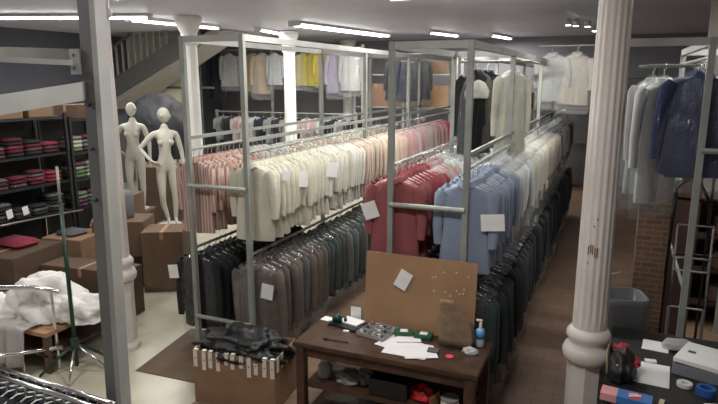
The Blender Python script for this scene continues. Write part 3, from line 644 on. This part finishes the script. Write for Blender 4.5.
# ------------------------------------------------------------------ mannequins
def skin(name, joints, edges, m, parent=None, root=0, lv=2):
    me = bpy.data.meshes.new(name); me.from_pydata([j[0] for j in joints], edges, []); o = add(name, me, m, parent)
    sk = o.modifiers.new('Skin', 'SKIN'); 
    if not me.skin_vertices: me.attributes  # layer is made by the modifier
    for i, v in enumerate(me.skin_vertices[0].data):
        r = joints[i][1]; v.radius = r if isinstance(r, tuple) else (r, r); v.use_root = (i == root)
    sk.use_smooth_shade = True
    ss = o.modifiers.new('Sub', 'SUBSURF'); ss.levels = lv; ss.render_levels = lv
    return o
def head_mesh():
    bm = bmesh.new(); bmesh.ops.create_uvsphere(bm, u_segments=24, v_segments=20, radius=1)
    for v in bm.verts:
        x, y, z = v.co; w = 1-.28*max(0, -z)-.05*max(0, z)
        nx, ny, nz = x*.073*w, y*.092*(1-.15*max(0, -z)), z*.115
        if y < -.5:
            ny += .012*(y+.5)*0
            g = lambda a, b_, s: math.exp(-((x-a)**2+(z-b_)**2)/s)
            ny -= .022*g(0, -.18, .02)+.012*g(0, -.02, .02)+.008*g(0, -.48, .02)+.012*g(0, -.78, .03)
            ny += .012*(g(.33, .05, .03)+g(-.33, .05, .03))+.004*g(0, -.34, .01)
        v.co = (nx, ny, nz)
    me = bpy.data.meshes.new('head'); bm.to_mesh(me); bm.free()
    for p in me.polygons: p.use_smooth = True
    return me
def hand_chain(J, E, wrist, dirv, side, idx, palm=(.0,)):
    d = Vector(dirv).normalized(); s = Vector(side).normalized()
    w_ = Vector(wrist); base = len(J); J.append((tuple(w_+d*.045), (.030, .014))); E.append((idx, base)); J.append((tuple(w_+d*.085), (.034, .012))); E.append((base, base+1))
    for k, (o_, L) in enumerate(((-.03, .07), (-.01, .085), (.011, .08), (.03, .062))):
        n = len(J); p = w_+d*.095+s*o_
        J.append((tuple(p), .009)); J.append((tuple(p+d*L*.5+Vector((0, 0, -.004))), .0085)); J.append((tuple(p+d*L+Vector((0, 0, -.012))), .007)); E += [(base+1, n), (n, n+1), (n+1, n+2)]
    n = len(J); J.append((tuple(w_+d*.04+s*-.035), .011)); J.append((tuple(w_+d*.075+s*-.06), .009)); E += [(base, n), (n, n+1)]
def mannequin(label, loc, rz, turn, full=True):
    o = empty('mannequin', label, 'mannequin', loc, rz)
    J = []; E = []
    def a(p, r, to=None): J.append((p, r)); i = len(J)-1; (E.append((to, i)) if to is not None else None); return i
    pel = a((0, 0, .93), (.155, .10)); wai = a((-.01, 0, 1.08), (.112, .08), pel); rib = a((-.01, -.005, 1.24), (.138, .10), wai); chs = a((0, 0, 1.36), (.13, .085), rib); nk = a((0, .01, 1.47), .052, chs); nk2 = a((0, 0, 1.55), .046, nk)
    # right-image arm hangs down, left-image arm with hand on hip
    s1 = a((.165, .01, 1.39), .052, chs); e1 = a((.235, .03, 1.12), .037, s1); w1 = a((.25, -.03, .89), .025, e1)
    s2 = a((-.165, .01, 1.39), .052, chs); e2 = a((-.36, .05, 1.18), .037, s2); w2 = a((-.24, -.1, 1.02), .025, e2)
    hand_chain(J, E, (.25, -.03, .89), (.02, -.05, -1), (0, -1, 0), w1); hand_chain(J, E, (-.24, -.1, 1.02), (.7, -.1, -.45), (.3, -.6, .5), w2)
    for s, kx, ax, fy in ((1, .10, .09, -.06), (-1, -.09, -.02, .04)):
        h = a((s*.085, 0, .86), .085, pel); t = a((s*.088, -.01, .68), .075, h); k = a((kx, -.03-fy*.3, .48), .052, t); c = a((kx*.9+ax*.1, .0, .33), .047, k); an = a((ax, .01, .09), .03, c)
        fo = a((ax, -.06, .035), (.034, .02), an); tt = a((ax, -.15, .02), (.034, .014), fo)
    skin('body', J, E, MANNQ, o, pel)
    for s in (-1, 1):
        bs = MB(); R = bmesh.ops.create_uvsphere(bs.bm, u_segments=14, v_segments=10, radius=.055); bmesh.ops.translate(bs.bm, verts=R['verts'], vec=(s*.065, -.075, 1.27)); bs.build('bust', MANNQ, o, True)
    h = add('head', head_mesh(), MANNQ, o, (0, -.01, 1.665), turn)
    for s in (-1, 1):
        b = MB(); b.tube([(s*.072, .005, -.03), (s*.08, .012, 0), (s*.076, .01, .03)], [.008, .011, .007], 8); b.build('ear', MANNQ, h, True)
    b = MB(); b.box(-.025, .025, -.095, -.088, -.052, -.045, .002); b.build('lips', MANNQ, h)
    MB().lathe([(.17, 0), (.17, .012), (.16, .016)], n=28).build('stand_base', STEEL_L, o)
    return o
mannequin('nude cream mannequin with hand on hip standing on a wooden crate', (-6.52, 7.5, .575), .85, 1.1).scale = (1.06, 1.06, 1.055)
mannequin('second cream mannequin half hidden behind the fluted white column', (-7.78, 8.15, .60), .45, -.4).scale = (1.1, 1.1, 1.06)
def crate(x, y, w, d, h, label, m=WOOD):
    o = MB().box(-w/2, w/2, -d/2, d/2, 0, h, .01).build('wooden_crate', m, None, False, (x, y, 0), .3); return tag(o, label, 'crate')
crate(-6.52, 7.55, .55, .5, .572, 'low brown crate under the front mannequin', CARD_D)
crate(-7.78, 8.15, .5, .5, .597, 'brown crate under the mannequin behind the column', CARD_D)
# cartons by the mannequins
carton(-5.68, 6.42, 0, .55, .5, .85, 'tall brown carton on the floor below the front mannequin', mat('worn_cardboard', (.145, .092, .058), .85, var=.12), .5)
carton(-6.35, 6.35, .45, .7, .55, .5, 'brown carton stacked over a dark gap near the left white column', mat('worn_cardboard', (.145, .092, .058)), .45)
carton(-6.35, 6.35, 0, .66, .55, .448, 'black box filling the dark gap under the brown carton near the left white column', mat('dark_gap_black', (.012, .012, .014), .6), .45, False)  # black box put in for the dark gap beneath the carton
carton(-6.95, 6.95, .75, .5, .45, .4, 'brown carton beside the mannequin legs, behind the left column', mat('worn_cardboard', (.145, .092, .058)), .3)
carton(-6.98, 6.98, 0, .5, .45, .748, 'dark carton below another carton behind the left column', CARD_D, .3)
o = MB().lathe([(.0, 0), (.18, 0), (.2, .05), (.2, .3), (.17, .34), (.0, .35)], n=24).build('grey_pouf', mat('grey_felt', (.13, .13, .135), .9), None, True, (-6.06, 6.75, .855)); tag(o, 'round dark grey pouf resting on cartons before the mannequin', 'pouf')
o.scale = (.8, .8, 1.1); o.location = (-6.37, 6.36, .953)
# dark covered dome
o = empty('covered_clothes_stand', 'big dome of black garments under dark covers behind the mannequin', 'clothes stand', (-8.7, 9.9, 0))
c_ = add('dark_cover', blob(.68, .6, .95, 9, .12, 2, 5, .03), mat('dark_cover_fabric', (.012, .012, .016), .7, bump=.5, bscale=6), o); c_.location.z = 1.25
for s in (-.4, .4): MB().tube([(s, 0, 0), (s, 0, 1.4)], .02).build('leg', STEEL, o)
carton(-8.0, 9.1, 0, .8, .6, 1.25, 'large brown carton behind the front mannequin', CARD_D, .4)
# ------------------------------------------------------------------ left shelving
def shelf_unit(x0, x1, y0, y1, zs, label, m, backp=True):
    o = empty('shelf_unit', label, 'shelf', (0, 0, 0))
    for x in (x0, x1):
        for y in (y0, y1): MB().box(x-.02, x+.02, y-.02, y+.02, 0, zs[-1]+.05).build('post', m, o)
    for z in zs: MB().box(x0, x1, y0+.02, y1-.02, z-.03, z).build('shelf_board', m, o)
    if backp: MB().box(x0-.01, x0, y0, y1, .3, zs[-1]).build('back_panel', m, o)
    return o
BLS = mat('black_shelf', (.02, .02, .022), .5)
ZS = (.98, 1.42, 1.84, 2.36)
BU = shelf_unit(-8.05, -7.4, 4.9, 6.42, ZS, 'black shelf unit stacked with folded red and dark clothes at the left', BLS)
shelf_unit(-8.05, -7.4, 6.5, 7.4, (.95, 1.4, 1.8, 2.3), 'narrower shelf unit with green and white items right of black shelves', BLS)
burg = [fab('burgundy_knit', (.09, .013, .025)), fab('dark_red_knit', (.12, .018, .03)), fab('black_knit', (.02, .02, .022)), fab('grey_knit', (.1, .1, .11)), fab('crimson_knit', (.24, .03, .055)), fab('mauve_knit', (.10, .06, .07))]
def folded(x, y, z, m, label, group, w=.30, d=.24, h=.04):
    def f(i, j): return .0
    b = MB(); b.box(-w/2, w/2, -d/2, d/2, 0, h, h*.42); o = b.build('folded_garment', m, None, True, (x, y, z), random.uniform(-.12, .12)); tag(o, label, 'folded clothing', group); return o
lv = ['bottom', 'second', 'third']
for li, z in enumerate(ZS[:3]):
    for k in range(5):
        yy = 5.08+k*.285; n = random.randint(3, 5)
        mm = random.sample(burg, 3) if not (li == 0) else [burg[2], burg[3], burg[2]]
        if k >= 4 and li < 2 and li > 0: mm = [burg[4]]*3
        for q in range(n):
            folded(-7.6, yy, z+.001+q*.052, mm[q % 3], 'folded garment in a stack on the %s board of the black shelf unit' % lv[li], 'folded garments on the %s board' % lv[li], h=.05)
for i, yy in enumerate((5.42, 5.66)):
    p = MB().box(0, .002, -.045, .045, -.06, .06).build('white_tag', PAPER, None, False, (-7.435, yy, 1.1)); tag(p, 'white tag hanging on the bottom board clothes, the %s of two' % ('left', 'right')[i], 'tag'); p.rotation_euler.x = .15
grn = [fab('green_print', (.12, .17, .09)), fab('pale_green_knit', (.28, .33, .22)), fab('cream_knit', (.5, .5, .4)), fab('plum_knit', (.12, .035, .08)), fab('grey_green_knit', (.18, .2, .17))]
for z in (.95, 1.4, 1.8):
    for k in range(3):
        for q in range(4):
            folded(-7.6, 6.66+k*.28, z+.001+q*.06, random.choice(grn), 'folded green or pale garment on the narrower shelf unit', 'folded garments on the narrower shelf', h=.057)
for i, (y, w_) in enumerate(((5.15, .4), (5.62, .42), (6.12, .4))):
    carton(-7.7, y, 2.361, .42, w_, .3, 'orange brown carton on top of the black shelf, %s of three' % ('front', 'middle', 'rear')[i], mat('orange_cardboard', (.25, .155, .09), .85))
carton(-7.7, 6.95, 2.301, .42, .5, .2, 'dark carton on top of the narrower shelf unit', CARD_D)
MB().tube([(-7.25, 4.95, 1.03), (-7.25, 6.45, .97)], .018).build('front_pole', CHROME, BU)
# big cartons in front of the shelves
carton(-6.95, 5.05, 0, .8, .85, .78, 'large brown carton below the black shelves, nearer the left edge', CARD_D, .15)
carton(-6.72, 5.83, 0, .62, .6, .8, 'brown carton below the black shelves, right of the larger one', CARD, .15)
carton(-6.9, 6.6, 0, .5, .5, .8, 'brown carton with a white printed label left of the column', mat('label_carton', (.25, .145, .085), .85), .75, lab=True)
o = folded(-7.0, 5.15, .782, burg[4], 'crimson garment lying on the big carton at the left', None, .5, .35, .09)
o = folded(-6.95, 5.6, .802, burg[3], 'dark grey garment lying on the cartons at the left', None, .35, .3, .06); o.location = (-6.75, 5.8, .802)
# low pallet table with white cloths
o = empty('low_platform', 'low cardboard covered platform at the left under the white cloths', 'platform', (-5.6, 4.35, 0))
MB().box(-.85, .62, -.5, .55, .40, .44).build('platform_top', CARD_L, o)
for x in (-.8, .57):
    for y in (-.45, .5): MB().box(x-.03, x+.03, y-.03, y+.03, 0, .40).build('leg', CARD_D, o)
MB().box(-.84, .61, -.48, .53, .18, .2).build('lower_board', CARD_D, o)
carton(-5.9, 5.3, 0, 1.2, .4, .62, 'flat topped brown carton behind the white cloth heap', CARD_D, .1)
for (x, y, rx, ry, rz_, s, l) in ((-5.42, 4.25, .36, .28, .30, 3, 'large heap of white cloth on the low platform'), (-4.98, 4.3, .26, .22, .18, 7, 'smaller white cloth heap beside the green pole'), (-5.95, 4.0, .30, .3, .12, 11, 'white cloth spread at the left end of the platform')):
    h = add('white_cloth_heap', blob(rx, ry, rz_, s, .5, 1.7, 5, .05), WHITEC); h.location = (x, y, .441); tag(h, l, 'cloth')
def drape(x, y, w, L, z, label, m, s):
    def f(i, j): return z-(max(0, .55-j)*L*1.7) + .03*math.sin(i*17+s)*(1.2-j)
    b = MB(); nx, ny = 26, 16; V = []
    for i in range(nx+1):
        r = []
        for j in range(ny+1):
            u, v = i/nx, j/ny
            if v > .5: p = ((u-.5)*w, (v-.5)*.5, 0+.012*math.sin(u*21+v*9))
            else: p = ((u-.5)*w*(1+.1*(.5-v)), -.03-.05*math.sin(u*19+s)*(.5-v)*2-.05*(.5-v), -(.5-v)*2*L+.02*math.sin(u*9+s))
            r.append(b.bm.verts.new(p))
        V.append(r)
    for i in range(nx):
        for j in range(ny): b.bm.faces.new((V[i][j], V[i+1][j], V[i+1][j+1], V[i][j+1]))
    bmesh.ops.solidify(b.bm, geom=b.bm.faces[:], thickness=.006)
    o = b.build('white_cloth_drape', m, None, True, (x, y, z)); return tag(o, label, 'cloth')
drape(-5.52, 3.80, .7, .42, .47, 'white cloth hanging over the front edge of the platform', WHITEC, 1)
# chrome garment stand and green pole
o = empty('garment_stand', 'dark green upright pole with chrome arms and splayed feet', 'garment stand', (-4.83, 4.05, 0))
GP = mat('dark_green_pole', (.012, .04, .026), .35)
MB().tube([(0, 0, .05), (0, 0, 1.72)], .02, 12).build('pole', GP, o, True)
MB().tube([(0, 0, 1.72), (0, 0, 2.08)], .013, 12).build('upper_pole', STEEL, o, True)
for k in range(5):
    a_ = k*2*PI/5+.3; MB().tube([(0, 0, .28), (.17*math.cos(a_), .17*math.sin(a_), .16), (.34*math.cos(a_), .34*math.sin(a_), .015)], [.016, .015, .013], 8).build('foot', GP if k % 2 else CHROME, o, True)
MB().lathe([(.035, .22), (.04, .26), (.04, .34), (.03, .36)], n=12).build('collar', GP, o)
o = empty('chrome_rack', 'chrome tube rack crossing the white cloths at the left edge', 'rack', (0, 0, 0))
for pts in ([(-6.5, 3.2, .93), (-5.2, 3.95, .86), (-4.92, 4.0, .84)], [(-5.9, 3.2, .22), (-4.92, 3.98, .26)]): MB().tube(pts, .022, 10).build('tube', CHROME, o, True)
MB().tube([(-6.3, 3.32, 0), (-6.3, 3.32, .93)], .02).build('upright', CHROME, o); MB().tube([(-5.0, 3.98, 0), (-5.0, 3.98, .85)], .016).build('upright', CHROME, o)
# near garment rail bottom left
o = empty('near_garment_rail', 'chrome wheeled garment rail at the bottom left corner', 'garment rail', (0, 0, 0))
for dy in (0, .07): MB().tube([(-3.95, 2.36+dy, 1.04), (-2.62, 2.36+dy, .99)], .016, 10).build('rail', CHROME, o, True)
for x in (-3.95, -2.62): MB().tube([(x, 2.395, .02), (x, 2.395, 1.02)], .016).build('upright', CHROME, o)
for i in range(14):
    x = -3.85+i*.085
    garment(JACK, 'jacket', 'black jacket on the near chrome rail in the bottom left corner', 'jacket', 'black jackets on the near rail', x, 2.395, 1.03-.0+(-.035*i/14), dark[i % 3], 0, None, True, PI/2)
# near grey upright and beams -----------------------------------------
o = empty('steel_rack', 'close grey steel upright with beams at the left foreground', 'shelf frame', (0, 0, 0))
UPR = mat('near_grey_steel', (.24, .245, .25), .5, .2, var=.08, vscale=3)
def upright(y, x0, z0, x1, z1, w, d): MB().bar((x0, y, z0), (x1, y, z1), w, d, (0, 1, 0)).build('upright', UPR, o)
upright(2.6, -2.70, 3.9, -2.79, 0, .135, .06)
MB().bar((-2.62, 2.57, 3.9), (-2.715, 2.57, 0), .04, .08, (0, 1, 0)).build('upright_flange', STEEL_L, o)
for z in (2.75, 2.5, 2.2): MB().tube([(-2.73-(3.9-z)*.022, 2.545, z), (-2.73-(3.9-z)*.022, 2.57, z)], .011, 8).build('bolt_hole', INK, o)
MB().bar((-2.78, 2.58, 2.83), (-3.05, 1.9, 2.72), .03, .10).build('beam', STEEL_L, o)
MB().bar((-2.78, 2.62, 2.98), (-3.3, 2.2, 3.01), .03, .03).build('tube_brace', STEEL_L, o)
MB().bar((-2.78, 2.7, 3.03), (-3.6, 2.6, 3.06), .05, .06).build('rear_beam', STEEL, o)
MB().box(-2.86, -2.79, 2.555, 2.57, 2.92, 3.06).build('bracket_plate', STEEL_L, o)
for z in (2.955, 3.025): MB().tube([(-2.825, 2.55, z), (-2.825, 2.556, z)], .009, 8).build('bolt_hole', INK, o)
# ------------------------------------------------------------------ desk at the right
o = empty('desk', 'dark desk covered with papers and packaging at the bottom right', 'desk', (.6, 4.5, 0))
DK = mat('dark_desk', (.02, .02, .02), .45)
MB().box(-.55, .9, -.95, .82, .775, .805, .005).build('desk_top', DK, o)
MB().box(-.5, -.46, -.9, .78, 0, .775).build('side_panel', DK, o); MB().box(.82, .86, -.9, .78, 0, .775).build('side_panel', DK, o); MB().box(-.46, .82, .7, .73, .3, .775).build('back_panel', DK, o)
o.location.x = .66
Z = .807
flat('paper_sheet', 'large white sheet in the middle of the desk beside the black bag', 'paper', .375, 4.5, Z, .24, .36, PAPER, -.08)
flat('paper_sheet', 'smaller white sheet at the back of the desk near the grey bin', 'paper', .43, 5.02, Z, .19, .2, PAPER, -.1)
flat('paper_sheet', 'white sheet at the bottom right corner of the photo on desk', 'paper', .79, 4.12, Z, .18, .2, PAPER, .3)
o = empty('document_tray', 'grey document tray filled with white paper on the desk', 'tray', (.72, 4.72, Z), -.28)
MB().box(-.16, .16, -.2, .2, 0, .012).build('tray_base', mat('tray_grey', (.22, .22, .24), .5), o)
for (a, c, d_, e) in ((-.16, .16, -.2, -.19), (-.16, .16, .19, .2), (-.16, -.15, -.19, .19), (.15, .16, -.19, .19)): MB().box(a, c, d_, e, .012, .08).build('tray_wall', MATS['tray_grey'], o)
p = flat('paper_stack', 'stack of white paper lying in the grey document tray', 'paper', .72, 4.72, Z+.082, .30, .36, PAPER, -.36, .03)
MB().box(-.1, -.05, -.02, .02, .03, .0315).build('printed_mark', MATS['swatch_grey'], p)
p = MB(); g = add('plastic_sleeve', blob(.13, .05, .06, 21, .3), mat('pouch_clear', (.45, .45, .45), .2)); g.location = (.6, 5.02, Z); tag(g, 'clear crumpled plastic sleeve behind the document tray', 'sleeve')
def ring(name, label, x, y, z, r0, r1, h, m):
    b = MB(); n = 28; R = []
    for (r, zz) in ((r0, 0), (r1, 0), (r1, h), (r0, h), (r0, 0)): R.append([(r*math.cos(k*2*PI/n), r*math.sin(k*2*PI/n), zz) for k in range(n)])
    b.loft(R); q = b.build(name, m, None, False, (x, y, z)); return tag(q, label, 'tape')
ring('tape_roll', 'white tape roll lying on the desk before the tray', .58, 4.4, Z, .022, .05, .025, mat('tape_white', (.75, .74, .7), .5))
ring('tape_roll', 'blue tape roll lying on the desk right of the white one', .70, 4.33, Z, .035, .06, .05, mat('tape_blue', (.03, .11, .38), .4))
o = empty('printed_box', 'blue and red printed box with pink end at front of the desk', 'box', (.22, 4.02, Z), -.12)
MB().box(-.17, -.07, -.06, .06, 0, .05).build('pink_end', mat('pink_card', (.72, .33, .34), .6), o)
MB().box(-.07, .14, -.06, .06, 0, .05).build('blue_body', mat('blue_card', (.06, .19, .5), .5), o)
b = MB(); b.lathe([(.045, .0505), (.045, .052)], c=(.035, 0, 0), n=9); b.build('red_badge', mat('red_ink', (.65, .06, .05), .5), o)
b = MB(); b.bar((-.0, -.02, .053), (.07, .02, .053), .014, .001); b.bar((0, .01, .053), (.05, .03, .053), .01, .001); b.build('white_stroke', PAPER, o)
flat('lighter', 'small yellowish clip right of the printed box', 'clip', .42, 4.08, Z, .03, .07, mat('yellowish', (.5, .45, .3), .5), -.2, .015)
flat('phone', 'small black and white gadget on top of the large white sheet', 'gadget', .38, 4.70, Z+.004, .08, .04, PAPER, .1, .014)
o = MB(); o = empty('hand_bag', 'black bag with red and white details on the left of desk', 'bag', (.17, 4.4, Z))
add('bag_body', blob(.10, .16, .13, 31, .25), mat('black_nylon', (.01, .01, .011), .5), o)
g = add('red_scarf', blob(.055, .05, .05, 33, .4), mat('red_cloth', (.5, .04, .06), .7), o, (0, .12, .11)); g = add('red_scarf', blob(.035, .05, .04, 35, .4), MATS['red_cloth'], o, (.09, .02, .08))
b = MB(); b.tube([(-.09, -.12, .05), (-.1, -.05, .18), (-.08, .1, .2), (-.07, .16, .08)], .008, 8); b.build('strap', mat('strap_tan', (.3, .25, .15), .6), o, True)
b = MB(); b.lathe([(.014, 0), (.014, .006)], n=12); b.build('white_badge', PAPER, o, False, (-.02, -.12, .125))
# grey bin/hood behind the desk
o = empty('grey_plastic_bin', 'tall rounded grey plastic bin with opening between column and brick pier', 'bin', (.16, 5.5, 0), .25); o.scale = (1.2, 1.1, 1.16)
GR = mat('grey_hood_plastic', (.14, .145, .15), .4)
def rr(w, d, z, ox=0, n=24): return [(ox+w*math.copysign(abs(math.cos(k*2*PI/n))**.45, math.cos(k*2*PI/n)), d*math.copysign(abs(math.sin(k*2*PI/n))**.45, math.sin(k*2*PI/n)), z) for k in range(n)]
b = MB(); b.loft([rr(.15, .14, 0), rr(.17, .16, .3), rr(.18, .17, .86), rr(.175, .165, .9), rr(.15, .14, .9), rr(.145, .135, .5)], False); b.build('bin_body', GR, o, True)
b = MB(); b.loft([rr(.145, .135, .48), rr(.14, .13, .5)], True); b.build('bin_floor', BLK, o)
b = MB(); b.tube([(-.16, 0, .9), (-.13, 0, 1.03), (0, 0, 1.08), (.13, 0, 1.03), (.16, 0, .9)], .016, 8); b.build('bin_handle', GR, o, True)
# brick pier, cloth on top, dark cabinets, panel wall
BR = brickmat('brick', (.25, .14, .085), (.19, .10, .065), (.28, .21, .15), 1, .16, .055, .008, .8, rot=(PI/2, 0, 0))
o = MB().box(-.14, .14, -.14, .14, 0, 1.82).build('brick_pier', BR, None, False, (.42, 6.55, 0)); tag(o, 'slim brick pier behind the grey bin at the right', 'pier')
h = add('white_cloth_bundle', blob(.17, .15, .12, 41, .4, 2, 4, .1), mat('dull_white_cloth', (.4, .38, .34), .9)); h.location = (.42, 6.53, 1.822); tag(h, 'crumpled whitish cloth on top of the brick pier', 'cloth')
struct(MB().box(.95, XR, 8.6, 8.7, 0, CEIL).build('wall_side', mat('side_panel_grey', (.24, .22, .2), .8)))
cab = empty('dark_cabinet', 'low dark wooden shelf cabinet behind the hand truck', 'cabinet', (1.35, 8.0, 0))
DW = mat('very_dark_wood', (.035, .022, .018), .5, var=.3)
for x in (-.75, .95): MB().box(x-.02, x+.02, -.25, .25, 0, 1.55).build('side_panel', DW, cab)
for z in (.3, .7, 1.1, 1.55): MB().box(-.73, .93, -.25, .25, z-.03, z).build('shelf_board', DW, cab)
MB().box(-.73, .93, .23, .25, 0, 1.55).build('back_panel', DW, cab)
for i in range(9):
    hh = random.uniform(.16, .3); q = MB().box(-.13, .13, -.16, .16, 0, hh, .02).build('dark_bundle', [DW, CARD_D, dark[0]][i % 3], None, False, (.8+(i % 3)*.5, 7.97, [.301, .701, 1.101][i//3])); tag(q, 'dark bundle lying on the dark wooden cabinet shelves', 'bundle', 'dark bundles in the cabinet')
o = MB().box(-.14, .14, -.03, .03, 0, 1.95).build('wooden_board', mat('red_brown_wood', (.10, .055, .04), .6, var=.2), None, False, (.72, 6.9, 0)); tag(o, 'tall reddish brown board standing right of the brick pier', 'board')
# hand truck
o = empty('hand_truck', 'dark metal hand truck with curved handle and chrome rungs', 'hand truck', (.72, 5.9, 0))
DM = mat('dark_metal', (.03, .028, .026), .4, .5)
for x in (-.14, .14):
    MB().tube([(x, .0, .85), (x, .02, 1.62)], .012).build('chrome_side_tube', CHROME, o)
    MB().tube([(x, -.0, .1), (x, 0, .85)], .014).build('side_tube', STEEL, o)
for z in (.45, .85, 1.2, 1.32, 1.62): MB().tube([(-.14, 0, z), (.14, 0, z)], .011).build('rung', CHROME, o)
MB().tube([(-.2, -.02, 1.15), (-.18, -.02, 1.95), (-.1, -.02, 2.03), (0, 0, 2.0), (.08, .0, 1.85), (.12, .02, 1.4)], .014, 8).build('curved_handle', DM, o, True)
MB().tube([(-.35, .05, 1.86), (.35, .05, 1.82)], .014).build('cross_tube', DM, o)
MB().box(-.17, .17, -.2, 0, .02, .035).build('toe_plate', STEEL, o)
for s in (-1, 1):
    MB().tube([(s*.17-.02, .08, .1), (s*.17+.02, .08, .1)], .1, 20).build('wheel', BLK, o, True)
MB().tube([(-.17, .08, .1), (.17, .08, .1)], .01).build('axle', STEEL, o)
o = empty('tube_frame', 'thin dark upright tube frame standing at the right edge', 'frame', (1.0, 6.5, 0))
for x in (-.42, -.1, .22): MB().tube([(x, 0, 0), (x, 0, 2.0)], .013).build('upright', DM, o)
for z in (.08, 1.2, 2.0): MB().tube([(-.42, 0, z), (.22, 0, z)], .012).build('cross_tube', DM, o)
